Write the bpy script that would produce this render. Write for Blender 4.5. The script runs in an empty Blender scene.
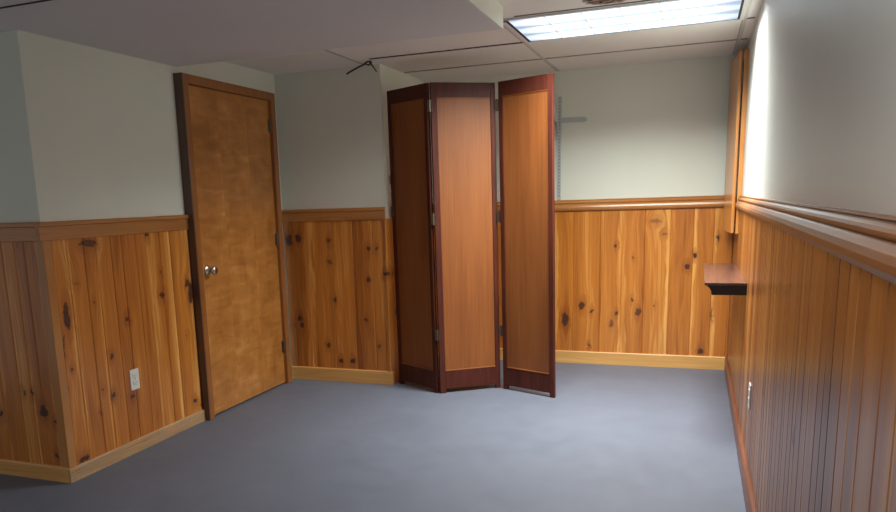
import bpy, bmesh, math, random
from mathutils import Vector, Matrix

random.seed(7)
scene = bpy.context.scene
C = scene.collection
PI = math.pi

# ------------------------------------------------------------------ camera
cam_d = bpy.data.cameras.new('camera')
cam = bpy.data.objects.new('camera', cam_d)
C.objects.link(cam)
right = Vector((0.9305, 0.3640, -0.0333)); fwd = Vector((-0.3634, 0.9124, -0.1889))
fwd.normalize(); right = (right - fwd * right.dot(fwd)).normalized(); up = right.cross(fwd)
M = Matrix((right, up, -fwd)).transposed().to_4x4()
M.translation = Vector((0, 0, 1.36))
cam.matrix_world = M
cam_d.sensor_fit = 'HORIZONTAL'
cam_d.sensor_width = 36.0
cam_d.lens = 755.86 / 896 * 36.0
cam_d.shift_x = (448 - 395) / 896
cam_d.shift_y = (345 - 256) / 896          # the picture is the upper part of a taller frame
cam_d.clip_start = 0.02
scene.camera = cam

# ------------------------------------------------------------------ light
world = bpy.data.worlds.new('world'); scene.world = world
world.use_nodes = True
bg = world.node_tree.nodes['Background']
bg.inputs[0].default_value = (0.95, 0.98, 1.0, 1)
bg.inputs[1].default_value = 0.32

def area(name, loc, sx, sy, power, col, spread=180, rot=(0, 0, 0)):
    l = bpy.data.lights.new(name, 'AREA'); l.shape = 'RECTANGLE'
    l.size = sx; l.size_y = sy; l.energy = power; l.color = col
    l.spread = math.radians(spread)
    o = bpy.data.objects.new(name, l); o.location = loc; o.rotation_euler = rot
    C.objects.link(o); return o

ZC, ZS = 2.289, 2.181                      # ceiling, underside of the soffit
FX0, FX1, FY0, FY1 = -0.993, 0.187, 4.245, 4.875
# the louvred fluorescent fixture throws its light steeply down
area('louvre_light', ((FX0 + FX1) / 2, (FY0 + FY1) / 2, ZC - 0.016), 1.14, 0.59, 20, (0.93, 1.0, 1.0), 108)
# an unseen fill light added behind the camera to brighten the near right wall
area('rear_fill_light', (-0.45, 0.35, ZC - 0.018), 1.14, 0.59, 20, (1.0, 0.99, 0.94), 165)
area('spread_light', ((FX0 + FX1) / 2, (FY0 + FY1) / 2, ZC - 0.018), 1.14, 0.59, 64, (0.96, 1.0, 0.97), 150)

vs = scene.view_settings
vs.view_transform = 'Standard'; vs.look = 'None'; vs.gamma = 1.0; vs.use_curve_mapping = False
vs.exposure = 0.12

# ------------------------------------------------------------------ layout (metres)
XL, XR, YB, Y0, Y1, XJ = -2.910, 0.268, 6.152, 2.785, 5.104, -2.066
YS, XS = 3.956, -0.937
ZR = 1.311                                  # top of the chair rail
YN = -1.2                                   # how far the room is built behind the camera

# ------------------------------------------------------------------ node helpers
class NT:
    def __init__(self, name):
        self.mat = bpy.data.materials.new(name); self.mat.use_nodes = True
        self.t = self.mat.node_tree; self.n = self.t.nodes; self.l = self.t.links
        self.bsdf = self.n['Principled BSDF']
    def val(self, sock, v):
        if hasattr(v, 'is_linked') or isinstance(v, bpy.types.NodeSocket): self.l.new(v, sock)
        else: sock.default_value = v
    def m(self, op, a, b=0.0, c=None, clamp=False):
        nd = self.n.new('ShaderNodeMath'); nd.operation = op; nd.use_clamp = clamp
        self.val(nd.inputs[0], a); self.val(nd.inputs[1], b)
        if c is not None: self.val(nd.inputs[2], c)
        return nd.outputs[0]
    def mr(self, v, a, b, c=0.0, d=1.0, smooth=True):
        nd = self.n.new('ShaderNodeMapRange'); nd.interpolation_type = 'SMOOTHSTEP' if smooth else 'LINEAR'
        self.val(nd.inputs[0], v)
        for i, x in enumerate((a, b, c, d)): self.val(nd.inputs[i + 1], x)
        return nd.outputs[0]
    def comb(self, x, y, z):
        nd = self.n.new('ShaderNodeCombineXYZ')
        for i, v in enumerate((x, y, z)): self.val(nd.inputs[i], v)
        return nd.outputs[0]
    def coord(self):
        tc = self.n.new('ShaderNodeTexCoord'); s = self.n.new('ShaderNodeSeparateXYZ')
        self.l.new(tc.outputs['Object'], s.inputs[0])
        return tc.outputs['Object'], s.outputs[0], s.outputs[1], s.outputs[2]
    def noise(self, vec, scale=1.0, detail=3, rough=0.5, dist=0.0):
        nd = self.n.new('ShaderNodeTexNoise'); self.val(nd.inputs['Vector'], vec)
        nd.inputs['Scale'].default_value = scale; nd.inputs['Detail'].default_value = detail
        nd.inputs['Roughness'].default_value = rough; nd.inputs['Distortion'].default_value = dist
        return nd.outputs[0]
    def ramp(self, f, stops):
        nd = self.n.new('ShaderNodeValToRGB'); cr = nd.color_ramp
        while len(cr.elements) > 1: cr.elements.remove(cr.elements[-1])
        cr.elements[0].position = stops[0][0]; cr.elements[0].color = (*stops[0][1], 1)
        for p, c in stops[1:]:
            e = cr.elements.new(p); e.color = (*c, 1)
        self.val(nd.inputs[0], f); return nd.outputs[0]
    def mix(self, f, a, b, mode='MIX'):
        nd = self.n.new('ShaderNodeMix'); nd.data_type = 'RGBA'; nd.blend_type = mode
        self.val(nd.inputs[0], f)
        for i, v in ((6, a), (7, b)):
            self.val(nd.inputs[i], (*v, 1) if isinstance(v, tuple) and len(v) == 3 else v)
        return nd.outputs[2]
    def attr(self, name):
        nd = self.n.new('ShaderNodeAttribute'); nd.attribute_name = name
        s = self.n.new('ShaderNodeSeparateColor'); self.l.new(nd.outputs['Color'], s.inputs[0])
        self.edge = nd.outputs['Alpha']
        return s.outputs[0], s.outputs[1], s.outputs[2]
    def bump(self, h, strength, dist=0.01):
        nd = self.n.new('ShaderNodeBump'); nd.inputs['Strength'].default_value = strength
        nd.inputs['Distance'].default_value = dist; self.val(nd.inputs['Height'], h)
        self.l.new(nd.outputs[0], self.bsdf.inputs['Normal'])
    def out(self, col, rough=0.5, spec=0.5, metal=0.0, coat=0.0, coat_r=0.1):
        b = self.bsdf
        self.val(b.inputs['Base Color'], (*col, 1) if isinstance(col, tuple) else col)
        self.val(b.inputs['Roughness'], rough); b.inputs['Metallic'].default_value = metal
        b.inputs['Specular IOR Level'].default_value = spec
        b.inputs['Coat Weight'].default_value = coat; b.inputs['Coat Roughness'].default_value = coat_r
        return self.mat

def plain(name, col, rough=0.5, metal=0.0, spec=0.5, var=0.06):
    t = NT(name); o, x, y, z = t.coord()
    n = t.noise(o, 14, 4)
    c = t.mix(t.m('MULTIPLY', n, 1.0), tuple(k * (1 - var) for k in col), tuple(min(1, k * (1 + var)) for k in col))
    return t.out(c, rough, spec, metal)

def pine(name, axis, knots=(), sap=(0.78, 0.385, 0.10), mid=(0.54, 0.185, 0.027), dark=(0.24, 0.058, 0.008),
         rough=0.32, use_boards=True, coat=0.25, horizontal=False):
    """knotty pine: grain runs along z (or along `axis` if horizontal); knots = (u, z, half width, half height, strength)"""
    t = NT(name); o, x, y, z = t.coord()
    u = (x, y)[axis]; v = z
    if horizontal: u, v = z, u
    e0 = None
    if use_boards:
        tone, off, side = t.attr('board'); e0 = t.edge
    else: tone, off, side = 0.5, 0.3, 0.5
    wob = t.noise(o, 26, 2)
    wob2 = t.noise(o, 60, 2)
    uk = t.m('ADD', u, t.m('MULTIPLY', t.m('SUBTRACT', wob, 0.5), 0.045))
    vk = t.m('ADD', v, t.m('MULTIPLY', t.m('SUBTRACT', wob2, 0.5), 0.045))
    us = u; core = None; halo = None
    for (ku, kv, a, b, s) in knots:
        du = t.m('SUBTRACT', uk, ku); dv = t.m('SUBTRACT', vk, kv)
        d2 = t.m('ADD', t.m('POWER', t.m('ABSOLUTE', t.m('DIVIDE', du, a)), 2), t.m('POWER', t.m('ABSOLUTE', t.m('DIVIDE', dv, b)), 2))
        # halo is longer than wide, grain swings round it
        hb = t.m('ADD', t.m('POWER', t.m('ABSOLUTE', t.m('DIVIDE', du, a * 1.6 + 0.012)), 2),
                 t.m('POWER', t.m('ABSOLUTE', t.m('DIVIDE', dv, b * 1.8 + 0.04)), 2))
        w = t.m('DIVIDE', 1.0, t.m('ADD', 1.0, t.m('MULTIPLY', hb, hb)))
        us = t.m('SUBTRACT', us, t.m('MULTIPLY', t.m('MULTIPLY', t.m('SUBTRACT', u, ku), w), 0.75))
        c = t.mr(d2, 1.30, 0.55, 0.0, s)
        h = t.mr(hb, 1.2, 0.0, 0.0, s * 0.5)
        core = c if core is None else t.m('MAXIMUM', core, c)
        halo = h if halo is None else t.m('MAXIMUM', halo, h)
    offk = t.m('MULTIPLY', off, 23.0)
    wav = t.noise(t.comb(offk, t.m('MULTIPLY', v, 1.3), 0.0), 1.0, 2)
    us = t.m('ADD', us, t.m('MULTIPLY', t.m('SUBTRACT', wav, 0.5), 0.035))
    big = t.noise(t.comb(t.m('MULTIPLY', us, 11.0), offk, t.m('MULTIPLY', v, 0.55)), 1.0, 2, 0.45)
    fine = t.noise(t.comb(t.m('MULTIPLY', us, 120.0), offk, t.m('MULTIPLY', v, 2.2)), 1.0, 4, 0.6)
    ring = t.m('ABSOLUTE', t.m('SUBTRACT', t.m('FRACT', t.m('MULTIPLY', big, 11.0)), 0.5))
    f = t.m('ADD', t.m('MULTIPLY_ADD', big, 1.0, 0.03), t.m('MULTIPLY', t.m('SUBTRACT', tone, 0.5), 0.55))
    f = t.m('ADD', f, t.m('MULTIPLY', t.m('SUBTRACT', ring, 0.25), 0.34))
    f = t.m('ADD', f, t.m('MULTIPLY', t.m('SUBTRACT', fine, 0.5), 0.42))
    if use_boards:                            # a wavy strip of pale sapwood down one edge
        ew = t.noise(t.comb(offk, 0.0, t.m('MULTIPLY', v, 2.2)), 1.0, 3)
        ee = t.mr(t.m('ADD', e0, t.m('MULTIPLY', t.m('SUBTRACT', ew, 0.5), 0.75)), 0.80, 0.88)
        f = t.m('ADD', f, t.m('MULTIPLY', ee, 0.27))
    lines = t.noise(t.comb(t.m('MULTIPLY', us, 46.0), t.m('ADD', offk, 3.1), t.m('MULTIPLY', v, 0.9)), 1.0, 3, 0.5)
    f = t.m('SUBTRACT', f, t.mr(lines, 0.60, 0.74, 0.0, 0.22))
    col = t.ramp(f, [(0.12, dark), (0.40, tuple((p * 0.35 + q * 0.65) for p, q in zip(dark, mid))), (0.62, mid),
                     (0.80, tuple((p + q) / 2 for p, q in zip(mid, sap))), (1.0, sap)])
    if core is not None:
        col = t.mix(halo, col, (0.24, 0.055, 0.010))
        speck = t.noise(o, 150, 3)
        kc = t.mix(t.mr(t.m('ADD', core, t.m('MULTIPLY', t.m('SUBTRACT', speck, 0.5), 1.2)), 0.70, 1.0), (0.012, 0.005, 0.004), (0.085, 0.030, 0.020))
        col = t.mix(t.mr(core, 0.05, 0.95, smooth=False), col, kc)
    t.bump(fine, 0.06, 0.002)
    return t.out(col, rough, 0.5, 0.0, coat, 0.18)

def stained(name, axis_vec, c0, c1, rough=0.3, coat=0.2):
    """fine straight-grained stained wood; axis_vec = scale per axis (low along the grain)"""
    t = NT(name); o, x, y, z = t.coord()
    v = t.comb(t.m('MULTIPLY', x, axis_vec[0]), t.m('MULTIPLY', y, axis_vec[1]), t.m('MULTIPLY', z, axis_vec[2]))
    n = t.noise(v, 1.0, 5, 0.6); b = t.noise(o, 3.0, 3)
    f = t.m('ADD', t.m('MULTIPLY', n, 0.7), t.m('MULTIPLY', b, 0.3))
    col = t.ramp(f, [(0.3, c0), (0.7, c1)])
    return t.out(col, rough, 0.5, 0.0, coat, 0.15)

# ------------------------------------------------------------------ mesh helpers
def box(bm, lo, hi, bevel=0.0, seg=2):
    r = bmesh.ops.create_cube(bm, size=1.0)
    vs_ = r['verts']
    for v in vs_:
        v.co = Vector([lo[i] + (v.co[i] + 0.5) * (hi[i] - lo[i]) for i in range(3)])
    if bevel > 0:
        es = list({e for v in vs_ for e in v.link_edges})
        bmesh.ops.bevel(bm, geom=es, offset=bevel, segments=seg, affect='EDGES', profile=0.5)

def extrude(bm, prof, a, b, perp):
    """sweep a (d, z) profile from point a to b (xy); d is measured along perp"""
    A = Vector((a[0], a[1], 0)); B = Vector((b[0], b[1], 0)); P = Vector((perp[0], perp[1], 0))
    ra = [bm.verts.new(A + P * d + Vector((0, 0, z))) for d, z in prof]
    rb = [bm.verts.new(B + P * d + Vector((0, 0, z))) for d, z in prof]
    n = len(prof)
    for i in range(n):
        j = (i + 1) % n
        bm.faces.new((ra[i], ra[j], rb[j], rb[i]))
    bm.faces.new(ra); bm.faces.new(list(reversed(rb)))
    bmesh.ops.recalc_face_normals(bm, faces=bm.faces)

def tube(bm, pts, rad, seg=8):
    pts = [Vector(p) for p in pts]; rings = []
    for i, p in enumerate(pts):
        d = (pts[min(i + 1, len(pts) - 1)] - pts[max(i - 1, 0)]).normalized()
        a = d.orthogonal().normalized() if not rings else (prev - d * prev.dot(d)).normalized()
        prev = a; b = d.cross(a)
        r = rad[i] if isinstance(rad, (list, tuple)) else rad
        rings.append([bm.verts.new(p + (a * math.cos(2 * PI * k / seg) + b * math.sin(2 * PI * k / seg)) * r) for k in range(seg)])
    for q, w in zip(rings, rings[1:]):
        for k in range(seg):
            bm.faces.new((q[k], q[(k + 1) % seg], w[(k + 1) % seg], w[k]))
    bm.faces.new(list(reversed(rings[0]))); bm.faces.new(rings[-1])
    bmesh.ops.recalc_face_normals(bm, faces=bm.faces)

def obj(name, bm, mat, parent=None, smooth=False, world_mesh=True):
    me = bpy.data.meshes.new(name); bm.to_mesh(me); bm.free()
    if smooth:
        for p in me.polygons: p.use_smooth = True
    o = bpy.data.objects.new(name, me); C.objects.link(o)
    if mat: me.materials.append(mat)
    if parent is not None:
        o.parent = parent
        if world_mesh: o.matrix_parent_inverse = parent.matrix_world.inverted()
    return o

def struct(name, bm, mat, parent=None):
    o = obj(name, bm, mat, parent)
    if parent is None: o['kind'] = 'structure'
    return o

def thing(name, label, cat, loc=(0, 0, 0), rz=0.0, group=None):
    o = bpy.data.objects.new(name, None); C.objects.link(o)
    o.matrix_world = Matrix.Translation(loc) @ Matrix.Rotation(rz, 4, 'Z')
    o.location = loc; o.rotation_euler = (0, 0, rz); o.empty_display_size = 0.1
    o['label'] = label; o['category'] = cat
    if group: o['group'] = group
    return o

def nb(): return bmesh.new()

def boards(name, seams, z0, z1, axis, plane, nrm, mat, parent, thick=0.012, rnd=None, bead=False, tones=None):
    """tongue and groove boards; seams along the wall, V joints, one colour attribute per board"""
    rnd = rnd or random.Random(len(seams))
    bm = nb(); lay = bm.loops.layers.float_color.new('board')
    for k, (a, b) in enumerate(zip(seams, seams[1:])):
        c = 0.005; e = 0.005
        pr = [(a, -thick), (a, -e), (a + c, 0)]
        if bead:
            m_ = a + (b - a) * 0.5
            pr += [(m_ - 0.004, 0), (m_, -0.004), (m_ + 0.004, 0)]
        pr += [(b - c, 0), (b, -e), (b, -thick)]
        lo, hi = [], []
        for (uu, d) in pr:
            p = [0, 0, 0]; p[axis] = uu; p[1 - axis] = plane + nrm * d
            lo.append(bm.verts.new((p[0], p[1], z0))); hi.append(bm.verts.new((p[0], p[1], z1)))
        fs = []
        for i in range(len(pr) - 1):
            fs.append(bm.faces.new((lo[i], lo[i + 1], hi[i + 1], hi[i])))
        fs.append(bm.faces.new(lo)); fs.append(bm.faces.new(hi))
        tn = tones[k % len(tones)] if tones else rnd.random()
        r1, r2 = rnd.random(), rnd.random()
        for f in fs:                          # alpha runs across the board: sapwood shows along one edge
            for lp in f.loops:
                q = (lp.vert.co[axis] - a) / (b - a)
                lp[lay] = (tn, r1, r2, (q if r2 > 0.5 else 1 - q) if r1 > 0.3 else 0.0)
    bmesh.ops.recalc_face_normals(bm, faces=bm.faces)
    return obj(name, bm, mat, parent)

RAIL = [(0, 1.222), (0.020, 1.222), (0.031, 1.229), (0.037, 1.240), (0.038, 1.252), (0.034, 1.264), (0.026, 1.274), (0.018, 1.279),
        (0.018, 1.283), (0.025, 1.2845), (0.025, 1.290), (0.021, 1.296), (0.014, 1.301), (0.012, 1.305), (0.016, 1.307), (0.014, 1.311), (0, 1.311)]

# ------------------------------------------------------------------ materials
def paint(name, col, rough, streak):
    t = NT(name); o, x, y, z = t.coord()
    n = t.noise(o, 2.2, 4); f = t.noise(o, 160, 2)
    st = t.noise(t.comb(t.m('MULTIPLY', x, 5), t.m('MULTIPLY', y, 5), t.m('MULTIPLY', z, 0.6)), 1, 3)
    k = t.m('ADD', t.m('MULTIPLY', n, 0.5), t.m('MULTIPLY', st, 0.5))
    c = t.mix(k, tuple(q * (1 - streak) for q in col), tuple(q * (1 + streak) for q in col))
    t.bump(f, 0.08, 0.002)
    return t.out(c, rough, 0.4)
M_WALL = paint('pale_green_paint', (0.69, 0.695, 0.60), 0.5, 0.05)
M_WALLR = paint('pale_grey_satin_paint', (0.66, 0.665, 0.62), 0.40, 0.07)

def floor_mat():
    t = NT('painted_concrete'); o, x, y, z = t.coord()
    a = t.noise(o, 2.2, 6, 0.62, 0.5); b = t.noise(o, 9, 5, 0.65); c = t.noise(o, 90, 3)
    col = t.ramp(t.m('ADD', t.m('MULTIPLY', a, 0.65), t.m('MULTIPLY', b, 0.35)),
                 [(0.32, (0.116, 0.126, 0.160)), (0.5, (0.128, 0.139, 0.176)), (0.70, (0.140, 0.151, 0.188))])
    # pale scuffs
    sc = t.noise(t.comb(t.m('MULTIPLY', x, 5), t.m('MULTIPLY', y, 6), 0), 1.0, 5, 0.7)
    col = t.mix(t.mr(sc, 0.68, 0.80, 0, 0.15), col, (0.32, 0.32, 0.33))
    t.bump(t.m('ADD', t.m('MULTIPLY', c, 0.4), b), 0.05, 0.002)
    return t.out(col, t.mr(b, 0.3, 0.7, 0.50, 0.60), 0.35)
M_FLOOR = floor_mat()

def ceil_mat(name, base, stain=None):
    t = NT(name); o, x, y, z = t.coord()
    a = t.noise(o, 1.3, 4); p = t.noise(o, 220, 2)
    c = t.mix(a, tuple(k * 0.94 for k in base), tuple(k * 1.05 for k in base))
    if stain:
        sx, sy, ra, rb = stain
        w = t.noise(o, 30, 4)
        d = t.m('ADD', t.m('POWER', t.m('ABSOLUTE', t.m('DIVIDE', t.m('SUBTRACT', x, sx), ra)), 2),
                t.m('POWER', t.m('ABSOLUTE', t.m('DIVIDE', t.m('SUBTRACT', y, sy), rb)), 2))
        d = t.m('ADD', d, t.m('MULTIPLY', t.m('SUBTRACT', w, 0.5), 1.6))
        c = t.mix(t.mr(d, 1.1, 0.7), c, t.mix(t.mr(t.noise(o, 45, 3), 0.42, 0.6), (0.05, 0.028, 0.02), (0.36, 0.25, 0.20)))
    t.bump(p, 0.15, 0.002)
    return t.out(c, 0.85, 0.2)
M_CEIL = ceil_mat('ceiling_tile', (0.80, 0.77, 0.715), (-0.44, 4.08, 0.12, 0.10))
M_SOFF = ceil_mat('soffit_board', (0.68, 0.655, 0.64))
M_GAP = plain('dark_gap', (0.035, 0.03, 0.028), 0.9)
M_SEAM = plain('tile_seam', (0.22, 0.20, 0.185), 0.9)
M_TBAR = plain('tile_bar', (0.60, 0.57, 0.53), 0.6)

KB = [(-0.955, 0.356, 0.0273, 0.0536, 1), (-0.824, 0.472, 0.0236, 0.0365, 0.8), (-0.746, 0.433, 0.0117, 0.0162, 0.8), (-0.761, 0.148, 0.0095, 0.0148, 0.8), (-0.589, 0.333, 0.0154, 0.0363, 0.6), (-0.553, 0.418, 0.0122, 0.0144, 0.8), (-0.564, 0.948, 0.0113, 0.0124, 0.8), (-0.39, 0.43, 0.0194, 0.0317, 0.7), (0.008, 0.87, 0.0154, 0.0181, 1), (-0.044, 0.788, 0.0184, 0.0197, 1), (0.077, 0.138, 0.0157, 0.0275, 0.9), (-0.27, 0.483, 0.0088, 0.0118, 0.6), (0.142, 0.419, 0.0084, 0.0538, 0.6), (0.163, 0.999, 0.0089, 0.0222, 0.9), (-0.278, 1.133, 0.0432, 0.0166, 0.45), (-0.21, 1.034, 0.0251, 0.0098, 0.45), (-0.431, 0.853, 0.0089, 0.0124, 0.5), (-0.437, 0.524, 0.0113, 0.0158, 0.6)]
KL = [(2.883, 0.837, 0.0194, 0.0694, 1), (2.841, 0.692, 0.0076, 0.0594, 0.6), (3.891, 0.837, 0.0221, 0.0677, 0.9), (3.868, 0.896, 0.0299, 0.0244, 0.7), (3.309, 0.759, 0.0158, 0.0137, 0.9), (3.623, 0.853, 0.0198, 0.0175, 0.8), (3.633, 0.988, 0.0108, 0.0093, 0.6), (2.876, 0.572, 0.0104, 0.0111, 0.8), (3.164, 0.579, 0.0119, 0.0118, 0.9), (3.152, 0.365, 0.0165, 0.0152, 1), (3.29, 0.321, 0.0192, 0.0157, 1), (3.069, 0.887, 0.0084, 0.0077, 0.6), (2.886, 0.09, 0.0337, 0.0156, 0.9), (3.079, 1.192, 0.0635, 0.0178, 0.9), (3.847, 0.147, 0.0183, 0.0139, 0.9), (3.928, 0.113, 0.021, 0.0258, 0.9), (3.072, 0.418, 0.0115, 0.0096, 0.7), (3.824, 0.577, 0.0119, 0.0074, 0.5), (2.966, 0.993, 0.0167, 0.006, 0.4), (2.835, 0.482, 0.0077, 0.006, 0.7), (3.54, 1.208, 0.0171, 0.0112, 0.8), (3.039, 0.295, 0.0071, 0.0159, 0.5)]
KR = [(-3.336, 0.329, 0.0178, 0.0176, 0.9), (-3.156, 0.453, 0.0082, 0.0128, 0.9), (-3.094, 0.457, 0.0095, 0.0138, 0.9), (-3.036, 0.367, 0.0268, 0.0293, 0.9), (-2.958, 0.315, 0.0166, 0.0117, 0.9), (-2.982, 0.133, 0.0108, 0.013, 0.9), (-3.069, 1.203, 0.0065, 0.0145, 0.5)]
KJ = [(-2.872, 1.084, 0.0259, 0.0416, 1), (-2.793, 1.098, 0.0256, 0.0338, 1), (-2.534, 1.073, 0.0165, 0.0222, 0.7), (-2.534, 0.917, 0.0208, 0.0187, 0.6), (-2.22, 1.011, 0.0143, 0.0182, 0.9), (-2.156, 1.011, 0.0095, 0.0116, 0.8), (-2.085, 0.829, 0.0236, 0.0146, 1), (-2.23, 0.784, 0.0177, 0.0222, 0.8), (-2.508, 0.63, 0.0151, 0.0152, 0.8), (-2.816, 0.485, 0.0227, 0.0235, 0.8), (-2.802, 0.431, 0.0192, 0.022, 0.8), (-2.578, 0.282, 0.0137, 0.0196, 0.8), (-2.482, 0.161, 0.0152, 0.0173, 0.9), (-2.381, 0.165, 0.0184, 0.0218, 0.9), (-2.259, 0.484, 0.013, 0.0151, 0.7), (-2.154, 0.291, 0.0146, 0.0152, 0.6), (-2.872, 0.428, 0.0106, 0.0119, 0.6)]
KW = [(5.2, 0.75, 0.02, 0.03, 0.8), (3.12, 0.60, 0.03, 0.03, 0.8), (2.62, 0.40, 0.01, 0.05, 0.7), (2.95, 0.12, 0.012, 0.05, 0.9), (4.2, 0.5, 0.02, 0.02, 0.7), (2.2, 0.7, 0.02, 0.03, 0.8), (5.6, 1.0, 0.02, 0.03, 0.8)]
M_PB = pine('pine_back', 0, KB)
M_PL = pine('pine_left', 1, KL)
M_PR = pine('pine_return', 0, KR)
M_PJ = pine('pine_projecting', 0, KJ)
M_PW = pine('pine_right', 1, KW, rough=0.33, coat=0.06, sap=(0.46, 0.20, 0.050), mid=(0.30, 0.098, 0.018), dark=(0.13, 0.034, 0.007))  # darker than the other pine: the right wall's shadow is put into the colour
M_RAILX = pine('pine_rail_across', 0, use_boards=False, horizontal=True, sap=(0.62, 0.33, 0.11), mid=(0.46, 0.19, 0.05), dark=(0.30, 0.10, 0.02), rough=0.3)
M_RAILY = pine('pine_rail_along', 1, use_boards=False, horizontal=True, sap=(0.58, 0.30, 0.10), mid=(0.42, 0.17, 0.045), dark=(0.26, 0.09, 0.02), rough=0.36, coat=0.1)
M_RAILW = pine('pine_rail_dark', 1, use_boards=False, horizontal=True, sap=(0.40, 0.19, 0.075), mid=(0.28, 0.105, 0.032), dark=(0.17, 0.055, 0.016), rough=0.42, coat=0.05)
M_BASEX = pine('pine_base_across', 0, use_boards=False, horizontal=True, sap=(0.80, 0.50, 0.19), mid=(0.68, 0.36, 0.11), dark=(0.48, 0.21, 0.05), rough=0.35)
M_BASEW = stained('red_stained_base', (40, 2, 40), (0.13, 0.040, 0.020), (0.24, 0.085, 0.045), 0.4, 0.05)
M_TRIMV = pine('pine_corner_strip', 0, use_boards=False, sap=(0.62, 0.34, 0.12), mid=(0.46, 0.19, 0.05), dark=(0.30, 0.11, 0.025))

def scuffed_base():
    t = NT('scuffed_base'); o, x, y, z = t.coord()
    g = t.noise(t.comb(0, t.m('MULTIPLY', y, 4), t.m('MULTIPLY', z, 90)), 1, 4)
    w = t.noise(t.comb(0, t.m('MULTIPLY', y, 38), t.m('MULTIPLY', z, 12)), 1, 5, 0.7)
    c = t.ramp(g, [(0.3, (0.36, 0.18, 0.066)), (0.7, (0.60, 0.35, 0.15))])
    c = t.mix(t.mr(w, 0.42, 0.62, 0, 0.75), c, (0.36, 0.29, 0.22))
    return t.out(c, 0.6, 0.3)
M_BASEL = scuffed_base()

def birch():
    t = NT('birch_door'); o, x, y, z = t.coord()
    leaf = t.m('FLOOR', t.m('DIVIDE', t.m('SUBTRACT', y, 3.97), 0.33))
    yy = t.m('ADD', y, t.m('MULTIPLY', leaf, 3.7))
    a = t.noise(t.comb(0, t.m('MULTIPLY', yy, 5.0), t.m('MULTIPLY', z, 4.0)), 1, 3, 0.5, 0.6)
    b = t.noise(t.comb(0, t.m('MULTIPLY', yy, 4.5), t.m('MULTIPLY', z, 17)), 1, 3, 0.5, 0.8)
    g = t.noise(t.comb(0, t.m('MULTIPLY', yy, 90), t.m('MULTIPLY', z, 3)), 1, 4)
    s = t.noise(t.comb(0, t.m('MULTIPLY', yy, 2.5), t.m('MULTIPLY', z, 0.6)), 1, 2)
    f = t.m('ADD', t.m('MULTIPLY', a, 0.45), t.m('ADD', t.m('MULTIPLY', b, 0.38), t.m('MULTIPLY', g, 0.17)))
    f = t.m('ADD', f, t.m('MULTIPLY', t.m('SUBTRACT', s, 0.5), 0.25))
    c = t.ramp(f, [(0.28, (0.27, 0.092, 0.018)), (0.45, (0.40, 0.155, 0.032)), (0.57, (0.50, 0.205, 0.048)), (0.74, (0.70, 0.34, 0.105))])
    return t.out(c, 0.34, 0.5, 0, 0.2, 0.2)
M_DOOR = birch()
M_CASE = stained('door_casing_wood', (60, 60, 2), (0.22, 0.075, 0.018), (0.36, 0.135, 0.034), 0.34)
M_CASED = stained('door_casing_dark', (60, 60, 2), (0.075, 0.036, 0.024), (0.13, 0.062, 0.040), 0.4)
M_STEEL = plain('brushed_steel', (0.62, 0.58, 0.52), 0.22, 1.0)
M_BRASS = plain('dull_brass', (0.20, 0.165, 0.12), 0.4, 1.0)
M_WHITE = plain('white_plastic', (0.72, 0.70, 0.64), 0.35)
M_SLOT = plain('slot_dark', (0.03, 0.03, 0.03), 0.6)
M_MAHO = stained('mahogany', (70, 70, 3), (0.040, 0.0105, 0.0075), (0.115, 0.025, 0.013), 0.45, 0.0)
M_MAHO.node_tree.nodes['Principled BSDF'].inputs['Specular IOR Level'].default_value = 0.22

def veneer():
    t = NT('veneer'); o, x, y, z = t.coord()
    g = t.noise(t.comb(t.m('MULTIPLY', x, 90), t.m('MULTIPLY', y, 90), t.m('MULTIPLY', z, 2.0)), 1, 5, 0.6)
    b = t.noise(t.comb(t.m('MULTIPLY', x, 7), t.m('MULTIPLY', y, 7), t.m('MULTIPLY', z, 0.8)), 1, 3)
    c = t.ramp(t.m('ADD', t.m('MULTIPLY', g, 0.5), t.m('MULTIPLY', b, 0.5)),
               [(0.3, (0.17, 0.050, 0.012)), (0.5, (0.235, 0.074, 0.018)), (0.7, (0.30, 0.101, 0.025))])
    # a few pale scuffs
    s = t.noise(o, 9.0, 5, 0.7)
    c = t.mix(t.mr(s, 0.70, 0.80, 0, 0.5), c, (0.55, 0.42, 0.33))
    return t.out(c, 0.46, 0.35, 0, 0.06, 0.25)
M_VEN = veneer()
M_LEDGE = stained('dark_ledge_wood', (70, 3, 70), (0.075, 0.030, 0.020), (0.15, 0.066, 0.045), 0.26, 0.3)
M_LEDGED = stained('black_brown_wood', (70, 3, 70), (0.007, 0.005, 0.005), (0.014, 0.009, 0.008), 0.4, 0.0)
M_CAB = pine('pine_cabinet', 1, use_boards=False, sap=(0.72, 0.36, 0.11), mid=(0.60, 0.25, 0.062), dark=(0.40, 0.14, 0.03), rough=0.3)
M_BLACK = plain('black_wire', (0.012, 0.011, 0.010), 0.5)
M_GREYM = plain('grey_enamel', (0.46, 0.49, 0.48), 0.4)
M_GREYD = plain('slot_grey', (0.24, 0.255, 0.255), 0.6)
M_FRAME = plain('white_enamel', (0.70, 0.70, 0.68), 0.4)

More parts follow.
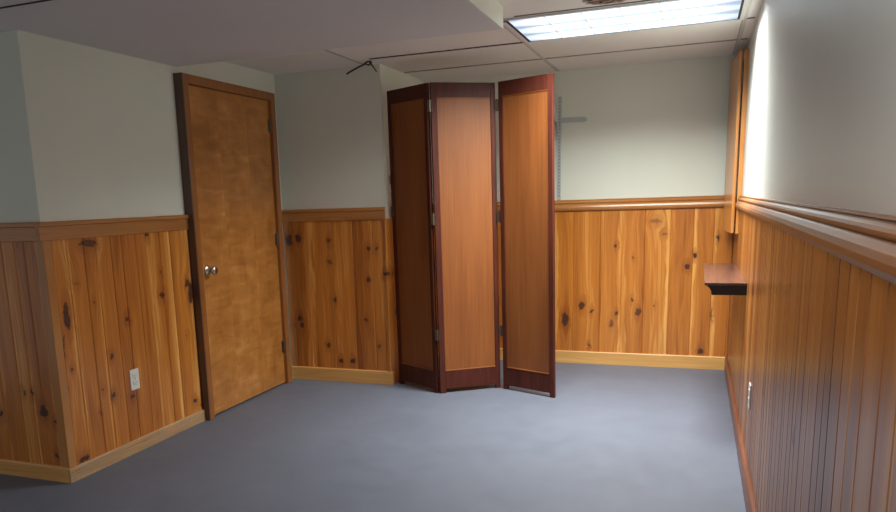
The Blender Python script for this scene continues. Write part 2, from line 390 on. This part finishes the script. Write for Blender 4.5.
def lens_mat():
    t = NT('louvre_lens'); o, x, y, z = t.coord()
    # tubes show as brighter bands through the lens, dimmer at the ends
    ty = t.m('ABSOLUTE', t.m('SUBTRACT', t.m('FRACT', t.m('DIVIDE', t.m('SUBTRACT', y, FY0), (FY1 - FY0) / 3)), 0.5))
    band = t.mr(ty, 0.5, 0.12, 0.62, 1.0)
    end = t.mr(t.m('ABSOLUTE', t.m('SUBTRACT', x, (FX0 + FX1) / 2)), 0.60, 0.36, 0.55, 1.0)
    br = t.m('MULTIPLY', band, end)
    e = t.n.new('ShaderNodeEmission')
    col = t.ramp(br, [(0.35, (0.62, 0.70, 0.95)), (0.8, (0.80, 0.95, 1.0))])
    t.l.new(col, e.inputs[0]); t.val(e.inputs[1], t.m('MULTIPLY', br, 1.9))
    t.l.new(e.outputs[0], t.n['Material Output'].inputs[0])
    return t.mat
M_LENS = lens_mat()

# ------------------------------------------------------------------ setting: floor, ceiling, walls
bm = nb(); box(bm, (-5.2, YN, -0.1), (0.9, 6.4, 0.0)); struct('floor', bm, M_FLOOR)

bm = nb(); box(bm, (-5.2, YN, ZC), (0.9, 6.4, ZC + 0.1)); ceiling = struct('ceiling', bm, M_CEIL)
def bar(y0, x0, x1, gap, mg=None):
    b1 = nb(); box(b1, (x0, y0 - 0.011, ZC - 0.005), (x1, y0 + 0.011, ZC + 0.002), 0.0015); obj('tile_bar', b1, M_TBAR, ceiling)
    b2 = nb(); box(b2, (x0, y0 - 0.011 - gap, ZC - 0.0055), (x1, y0 - 0.0108, ZC + 0.002)); obj('tile_gap', b2, mg or M_SEAM, ceiling)
bar(5.557, -2.06, XR, 0.003)
bar(4.915, XJ, FX0 - 0.03, 0.010, M_GAP)
bar(4.915, FX1 + 0.03, XR, 0.002)
bar(4.205, XS + 0.005, XR, 0.002)
def barx(x0, y0, y1, gap):
    b1 = nb(); box(b1, (x0 - 0.011, y0, ZC - 0.0045), (x0 + 0.011, y1, ZC + 0.002), 0.0015); obj('tile_bar', b1, M_TBAR, ceiling)
    b2 = nb(); box(b2, (x0 - 0.011 - gap, y0, ZC - 0.0015), (x0 - 0.011, y1, ZC + 0.002)); obj('tile_gap', b2, M_SEAM, ceiling)
barx(-1.022, YS + 0.002, YB, 0.005)
barx(-2.17, YS + 0.002, Y1, 0.012)
barx(0.216, YN, YB, 0.003)

bm = nb(); box(bm, (-5.2, YN, ZS), (XS, YS, ZC), 0.002); soffit = struct('soffit', bm, M_SOFF)
bm = nb(); box(bm, (XS, YN, ZS + 0.001), (XS + 0.004, YS, ZC - 0.001)); obj('soffit_face', bm, M_WALL, soffit)
bm = nb(); box(bm, (-5.2, 2.478, ZS - 0.003), (-2.30, 2.490, ZS + 0.001)); obj('board_gap', bm, M_GAP, soffit)

D = 0.012
# left wall with the door, projecting wall, back wall, right wall, return wall
bm = nb(); box(bm, (XL - D - 0.10, Y0 + D + 0.10, 0), (XL - D, Y1 + D, ZC)); wl = struct('wall_left', bm, M_WALL)
bm = nb(); box(bm, (-5.2, Y0 + D, 0), (XL - D, Y0 + D + 0.10, ZC)); wr = struct('wall_return', bm, M_WALL)
bm = nb(); box(bm, (XL - D, Y1 + D, 0), (XJ - D, YB + D, ZC)); wj = struct('wall_projecting', bm, M_WALL)
bm = nb(); box(bm, (-3.2, YB + D, 0), (XR + D, YB + 0.12, ZC)); wb = struct('wall_back', bm, M_WALL)
bm = nb(); box(bm, (XR + D, YN, 0), (XR + 0.15, YB + 0.12, ZC)); ww = struct('wall_right', bm, M_WALLR)

def fill(a, b, w, jit, rnd):
    out = [a]
    while out[-1] < b - w * 0.6:
        out.append(out[-1] + w * (1 + rnd.uniform(-jit, jit)))
    out[-1] = b
    return out
rn = random.Random(3)
boards('wainscot', [XL + 0.001 + 0 * 0, ] and [2.833, 2.929, 3.043, 3.128, 3.239, 3.323, 3.436, 3.526, 3.64, 3.735, 3.918], 0, 1.225, 1, XL, 1, M_PL, wl,
       tones=[.55, .42, .55, .62, .25, .35, .45, .62, .58, .66])
boards('wainscot', [-5.2] + fill(-5.0, -3.42, 0.13, 0.2, rn) + [-3.305, -3.182, -3.102, -3.036, -2.955], 0, 1.225, 0, Y0, -1, M_PR, wr, rnd=rn,
       tones=[.4, .45, .38, .5])
boards('wainscot', [XL, -2.713, -2.517, -2.342, -2.185, -2.067], 0, 1.225, 0, Y1, -1, M_PJ, wj, tones=[.35, .5, .48, .25, .6])
boards('wainscot', fill(Y1 - D, YB - 0.001, 0.17, 0.1, rn), 0, 1.225, 1, XJ, 1, M_PJ, wj, rnd=rn)
boards('wainscot', fill(XJ + 0.002, -1.045, 0.18, 0.1, rn) + [-0.895, -0.689, -0.524, -0.355, -0.172, -0.006, 0.135, XR - 0.001], 0, 1.225, 0, YB, -1, M_PB, wb,
       tones=[.5, .5, .5, .5, .5, .55, .66, .42, .52, .50, .72, .45, .48])
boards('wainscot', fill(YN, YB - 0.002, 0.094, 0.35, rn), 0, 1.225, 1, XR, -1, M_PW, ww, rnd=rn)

# outside corner strip
bm = nb(); box(bm, (XL - 0.046, Y0 - 0.006, 0.0), (XL + 0.006, Y0 + 0.046, 1.222), 0.003); obj('corner_strip', bm, M_TRIMV, wl)

FLAT = [(0, 1.220), (0.018, 1.220), (0.020, 1.224), (0.020, 1.286), (0.027, 1.290), (0.027, 1.306), (0.022, 1.311), (0, 1.311)]
# chair rails (trim_<n>)
def rail(n, a, b, perp, mat, prof=RAIL):
    bm = nb(); extrude(bm, prof, a, b, perp); return struct('trim_%d' % n, bm, mat)
rail(1, (XL - D, Y0 - 0.02), (XL - D, 3.919), (1, 0), M_RAILY, FLAT)
rail(2, (-5.2, Y0 + D), (XL + 0.005, Y0 + D), (0, -1), M_RAILX, FLAT)
rail(3, (XL - D, Y1 + D), (XJ - D, Y1 + D), (0, -1), M_RAILX, FLAT)
rail(4, (XJ - D, 5.23), (XJ - D, YB + D), (1, 0), M_RAILY)
rail(5, (XJ, YB + D), (XR, YB + D), (0, -1), M_RAILX)
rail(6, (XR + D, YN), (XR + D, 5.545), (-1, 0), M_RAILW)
# the cap bead along the right wall stands a little prouder
# baseboards
def base(side, a, b, perp, mat, h, proud):
    bm = nb(); extrude(bm, [(0, 0), (proud, 0), (proud, h - 0.006), (proud - 0.005, h), (0, h)], a, b, perp)
    return struct('baseboard_' + side, bm, mat)
base('left', (XL, Y0 - 0.013), (XL, 3.919), (1, 0), M_BASEL, 0.073, 0.014)
base('return', (-5.2, Y0), (XL + 0.001, Y0), (0, -1), M_BASEX, 0.080, 0.014)
base('projecting', (XL, Y1), (XJ + 0.012, Y1), (0, -1), M_BASEX, 0.103, 0.014)
base('back', (XJ, YB), (XR, YB), (0, -1), M_BASEX, 0.100, 0.014)
base('right', (XR, YN), (XR, YB - 0.016), (-1, 0), M_BASEW, 0.105, 0.018)

# ------------------------------------------------------------------ door
DX = XL + 0.026
bm = nb(); box(bm, (XL - D + 0.001, 3.979, 0.012), (DX, 4.941, 2.083), 0.002); door = struct('door_1', bm, M_DOOR)
def casing(lo, hi, mat=M_CASE):
    b = nb(); box(b, lo, hi, 0.003); return obj('door_casing', b, mat, door)
casing((XL - D, 3.9265, 0), (XL + 0.05, 3.977, 2.140))
casing((XL - D, 4.943, 0), (XL + 0.05, 5.0, 2.140))
casing((XL - D, 3.9775, 2.085), (XL + 0.05, 4.9425, 2.140))
bm = nb(); box(bm, (XL - D, 3.920, 0), (XL + 0.049, 3.9262, 2.140)); obj('casing_edge', bm, M_CASED, door)
# knob
ky, kz = 4.052, 0.957
bm = nb()
prof = [(0.0, 0.0), (0.033, 0.0), (0.033, 0.004), (0.028, 0.009), (0.014, 0.011), (0.012, 0.028), (0.016, 0.036), (0.026, 0.043), (0.029, 0.052), (0.027, 0.060), (0.020, 0.066), (0.0, 0.068)]
seg = 24
def lathe_x(bm, prof, ox, oy, oz, seg=24):
    rings = []
    for r, d in prof:
        if r == 0: rings.append([bm.verts.new((ox + d, oy, oz))])
        else: rings.append([bm.verts.new((ox + d, oy + r * math.cos(2 * PI * k / seg), oz + r * math.sin(2 * PI * k / seg))) for k in range(seg)])
    for a, b in zip(rings, rings[1:]):
        for k in range(seg):
            k2 = (k + 1) % seg
            if len(a) == 1: bm.faces.new((a[0], b[k2], b[k]))
            elif len(b) == 1: bm.faces.new((a[k], a[k2], b[0]))
            else: bm.faces.new((a[k], a[k2], b[k2], b[k]))
    bmesh.ops.recalc_face_normals(bm, faces=bm.faces)
lathe_x(bm, prof, DX, ky, kz)
obj('door_knob', bm, M_STEEL, door, smooth=True)
for hz in (1.91, 1.10, 0.29):
    bm = nb(); tube(bm, [(DX + 0.006, 4.942, hz - 0.045), (DX + 0.006, 4.942, hz + 0.045)], 0.007, 10)
    tube(bm, [(DX + 0.006, 4.942, hz + 0.044), (DX + 0.006, 4.942, hz + 0.053)], [0.005, 0.002], 10)
    box(bm, (DX - 0.001, 4.918, hz - 0.044), (DX + 0.002, 4.942, hz + 0.044))
    obj('door_hinge', bm, M_BRASS, door)

# ------------------------------------------------------------------ ceiling light
light = thing('ceiling_light', 'long fluorescent ceiling light with bluish white louvred panel', 'ceiling light', ((FX0 + FX1) / 2, (FY0 + FY1) / 2, ZC))
bm = nb()
w = 0.022
box(bm, (FX0 - w, FY0 - w, ZC - 0.010), (FX1 + w, FY0, ZC - 0.0005), 0.002)
box(bm, (FX0 - w, FY1, ZC - 0.010), (FX1 + w, FY1 + w, ZC - 0.0005), 0.002)
box(bm, (FX0 - w, FY0, ZC - 0.010), (FX0, FY1, ZC - 0.0005), 0.002)
box(bm, (FX1, FY0, ZC - 0.010), (FX1 + w, FY1, ZC - 0.0005), 0.002)
obj('light_frame', bm, M_FRAME, light)
bm = nb(); box(bm, (FX0 + 0.016, FY0 + 0.004, ZC - 0.007), (FX1 - 0.012, FY1 - 0.004, ZC - 0.001)); obj('light_lens', bm, M_LENS, light)
bm = nb()
box(bm, (FX0, FY0, ZC - 0.0085), (FX0 + 0.016, FY1, ZC - 0.001)); box(bm, (FX1 - 0.012, FY0, ZC - 0.0085), (FX1, FY1, ZC - 0.001))
box(bm, (FX0 + 0.016, FY0, ZC - 0.0085), (FX1 - 0.012, FY0 + 0.004, ZC - 0.001)); box(bm, (FX0 + 0.016, FY1 - 0.004, ZC - 0.0085), (FX1 - 0.012, FY1, ZC - 0.001))
obj('frame_gap', bm, M_GAP, light)
t = NT('louvre_blade'); M_BLADE = t.out((0.90, 0.93, 0.95), 0.4)
bm = nb()
for k in range(1, 6):
    x = FX0 + 0.016 + (FX1 - FX0 - 0.028) * k / 6; box(bm, (x - 0.0020, FY0 + 0.005, ZC - 0.0095), (x + 0.0020, FY1 - 0.005, ZC - 0.0065))
for k in range(1, 3):
    y = FY0 + (FY1 - FY0) * k / 3; box(bm, (FX0 + 0.017, y - 0.0015, ZC - 0.0088), (FX1 - 0.013, y + 0.0015, ZC - 0.0065))
obj('louvre_grid', bm, M_BLADE, light)
bm = nb(); box(bm, (FX0 - 0.05, FY0 - 0.012, ZC - 0.014), (FX0 + 0.012, FY0 + 0.006, ZC - 0.010), 0.002); obj('latch', bm, M_BLACK, light)

# ------------------------------------------------------------------ folding screen
screen = thing('folding_screen', 'tall three panel mahogany folding screen standing on the blue grey floor', 'folding screen', (-1.45, 5.05, 0))
HT = 2.108; TH = 0.024
RACK = Matrix.Identity(4); RACK[0][2] = -0.0115      # the old screen is racked a touch to the left
def leaf(A, B, sl, sr):
    A = Vector((A[0], A[1], 0)); B = Vector((B[0], B[1], 0)); L = (B - A).length
    ang = math.atan2(B.y - A.y, B.x - A.x)
    T = Matrix.Translation(A) @ Matrix.Rotation(ang, 4, 'Z')
    def part(name, lo, hi, mat, par, bev=0.002):
        b = nb(); box(b, lo, hi, bev); bmesh.ops.transform(b, matrix=RACK @ T, verts=b.verts); return obj(name, b, mat, par)
    # front face of the frame lies on y = 0, the leaf's thickness runs backwards
    p = part('screen_panel', (sl - 0.006, 0.007, 0.155), (L - sr + 0.006, 0.016, HT - 0.088), M_VEN, screen, 0)
    part('stile', (0, 0, 0), (sl, TH, HT), M_MAHO, p); part('stile', (L - sr, 0, 0), (L, TH, HT), M_MAHO, p)
    part('top_rail', (sl, 0.001, HT - 0.094), (L - sr, TH - 0.001, HT), M_MAHO, p)
    part('bottom_rail', (sl, 0.001, 0.03), (L - sr, TH - 0.001, 0.160), M_MAHO, p)
    # thin moulding at the foot and head of the field
    part('moulding', (sl, -0.001, 0.158), (L - sr, 0.010, 0.166), M_VEN, p)
    part('moulding', (sl, 0.002, HT - 0.100), (L - sr, 0.010, HT - 0.093), M_VEN, p)
    
    return T, L, p
P1 = ((-2.026, 5.150), (-1.659, 4.939)); P2 = ((-1.629, 4.935), (-1.262, 5.202)); P3 = ((-1.236, 5.177), (-0.848, 5.009))
T1, L1, q1 = leaf(*P1, 0.034, 0.034); T2, L2, q2 = leaf(*P2, 0.042, 0.034); T3, L3, q3 = leaf(*P3, 0.034, 0.034)
def hinge(x, y, z, par, h=0.07):
    b = nb(); tube(b, [(x, y, z - h / 2), (x, y, z + h / 2)], 0.007, 10)
    box(b, (x - 0.016, y - 0.0015, z - h / 2), (x + 0.016, y + 0.0015, z + h / 2))
    for dz in (-h / 2, h / 2): tube(b, [(x, y, z + dz - 0.004), (x, y, z + dz + 0.004)], 0.009, 10)
    bmesh.ops.transform(b, matrix=RACK, verts=b.verts)
    obj('hinge', b, M_BRASS, par)
for z in (1.96, 1.22, 0.42): hinge(-1.6395, 4.934, z, screen)
for z in (1.96, 1.22, 0.42): hinge(-1.249, 5.192, z, screen)
for z in (1.50, 0.55):
    b = nb(); box(b, (-2.032, 5.140, z - 0.03), (-2.021, 5.158, z + 0.03), 0.002); bmesh.ops.transform(b, matrix=RACK, verts=b.verts); obj('spare_hinge', b, M_BRASS, screen)

# ------------------------------------------------------------------ right wall: tall shallow board, ledge
cab = thing('wall_board', 'tall narrow honey pine board fixed on the right wall by the back corner', 'wall board', (XR - 0.02, 5.8, 1.06))
bm = nb(); box(bm, (XR - 0.016, 5.55, 1.060), (XR + D, 5.60, 2.225), 0.003)
box(bm, (XR - 0.010, 5.595, 1.10), (XR + D, 6.02, 2.20)); obj('back_frame', bm, M_CAB, cab)
bm = nb()
A = Vector((XR - 0.026, 5.562)); B = Vector((XR - 0.062, 6.06)); n = Vector((-(B - A).y, (B - A).x)).normalized()
prof = [(A, 0.0), (B, 0.0)]
q = [A, A + n * 0.018, B + n * 0.018, B]
lo = [bm.verts.new((p.x, p.y, 1.062)) for p in q]; hi = [bm.verts.new((p.x, p.y, 2.222)) for p in q]
bm.faces.new(lo); bm.faces.new(hi)
for i in range(4): bm.faces.new((lo[i], lo[(i + 1) % 4], hi[(i + 1) % 4], hi[i]))
bmesh.ops.recalc_face_normals(bm, faces=bm.faces)
bmesh.ops.bevel(bm, geom=bm.edges[:], offset=0.004, segments=2, affect='EDGES')
obj('front_board', bm, M_CAB, cab)

ledge = thing('wall_ledge', 'dark brown wooden ledge sticking out from the right pine wall', 'shelf', (XR, 4.9, 0.80))
bm = nb(); box(bm, (0.060, 4.356, 0.853), (XR, 5.53, 0.868), 0.003); obj('ledge_top', bm, M_LEDGE, ledge)
bm = nb()
extrude(bm, [(0, 0.802), (0.168, 0.802), (0.172, 0.806), (0.174, 0.822), (0.182, 0.838), (0.192, 0.846), (0.196, 0.853), (0, 0.853)], (XR, 4.362), (XR, 5.525), (-1, 0))
obj('ledge_moulding', bm, M_LEDGED, ledge)

# ------------------------------------------------------------------ shelf standard on the back wall
std = thing('shelf_standard', 'slotted grey metal shelf upright with bracket on back wall', 'shelf upright', (-1.0, YB, 1.312))
yw = YB + D
bm = nb(); box(bm, (-1.024, yw - 0.012, 1.312), (-0.996, yw, 2.10), 0.002); up_ = obj('upright', bm, M_GREYM, std)
bm = nb()
for k in range(30):
    z = 1.34 + k * 0.0254
    box(bm, (-1.015, yw - 0.0125, z), (-1.005, yw - 0.0115, z + 0.013))
obj('slots', bm, M_GREYD, up_)
bm = nb()
lo = [(-1.000, 1.90), (-0.812, 1.902), (-0.802, 1.908), (-0.806, 1.928), (-0.820, 1.936), (-1.000, 1.940)]
fa = [bm.verts.new((x, yw - 0.022, z)) for x, z in lo]; fb = [bm.verts.new((x, yw - 0.004, z)) for x, z in lo]
bm.faces.new(fa); bm.faces.new(list(reversed(fb)))
for i in range(6): bm.faces.new((fa[i], fa[(i + 1) % 6], fb[(i + 1) % 6], fb[i]))
bmesh.ops.recalc_face_normals(bm, faces=bm.faces)
obj('bracket_arm', bm, M_GREYM, std)
bm = nb(); tube(bm, [(-1.052, yw - 0.016, 1.93), (-1.03, yw - 0.016, 1.90), (-1.022, yw - 0.016, 1.86), (-1.022, yw - 0.016, 1.80)], 0.007, 8); obj('bracket_hook', bm, M_GREYM, std)

# ------------------------------------------------------------------ outlets
def outlet(label, loc, rz):
    t_ = thing('wall_outlet', label, 'outlet', loc, rz)      # local: plate in the yz plane, facing +x
    T = t_.matrix_world.copy()
    def part(name, bm, mat, par):
        o = obj(name, bm, mat); o.parent = par; return o
    b = nb(); box(b, (0, -0.036, -0.059), (0.006, 0.036, 0.059), 0.003); plate = part('cover_plate', b, M_WHITE, t_)
    for s in (-1, 1):
        b = nb(); box(b, (0.004, -0.017, s * 0.0195 - 0.014), (0.0085, 0.017, s * 0.0195 + 0.014), 0.0035)
        r = part('receptacle', b, M_WHITE, t_)
        b = nb()
        box(b, (0.008, -0.0085, s * 0.0195 - 0.003), (0.0088, -0.0065, s * 0.0195 + 0.008)); box(b, (0.008, 0.0065, s * 0.0195 - 0.003), (0.0088, 0.0085, s * 0.0195 + 0.006))
        box(b, (0.008, -0.0025, s * 0.0195 - 0.011), (0.0088, 0.0025, s * 0.0195 - 0.006), 0.0003)
        part('slots', b, M_SLOT, r)
    b = nb(); box(b, (0.005, -0.003, -0.003), (0.0072, 0.003, 0.003), 0.001); part('screw', b, M_STEEL, t_)
outlet('white electrical outlet low on the left pine wall beside the door', (XL, 3.317, 0.414), 0)
outlet('white electrical outlet low on the right pine wall below the ledge', (XR, 3.735, 0.415), PI)

# ------------------------------------------------------------------ wire ends at the ceiling
yw = 4.975
bm = nb()
tube(bm, [(-2.268, yw - 0.01, 2.216), (-2.245, yw, 2.231), (-2.19, yw, 2.252), (-2.14, yw, 2.270), (-2.118, yw, 2.283), (-2.098, yw, 2.288), (-2.082, yw, 2.276), (-2.10, yw - 0.006, 2.262), (-2.125, yw - 0.006, 2.268)],
     [0.0065, 0.006, 0.006, 0.006, 0.0065, 0.0065, 0.006, 0.006, 0.005], 8)
tube(bm, [(-2.100, yw, 2.284), (-2.082, yw, 2.262), (-2.066, yw - 0.004, 2.242), (-2.052, yw - 0.006, 2.222), (-2.045, yw - 0.006, 2.212)], [0.006, 0.0055, 0.005, 0.004, 0.003], 8)
tube(bm, [(-2.115, yw + 0.003, 2.2885), (-2.085, yw + 0.003, 2.2885)], 0.006, 8)
w_ = obj('hanger_wire', bm, M_BLACK, smooth=True)
w_['label'] = 'bent black wire hanging down from the ceiling seam'; w_['category'] = 'wire'
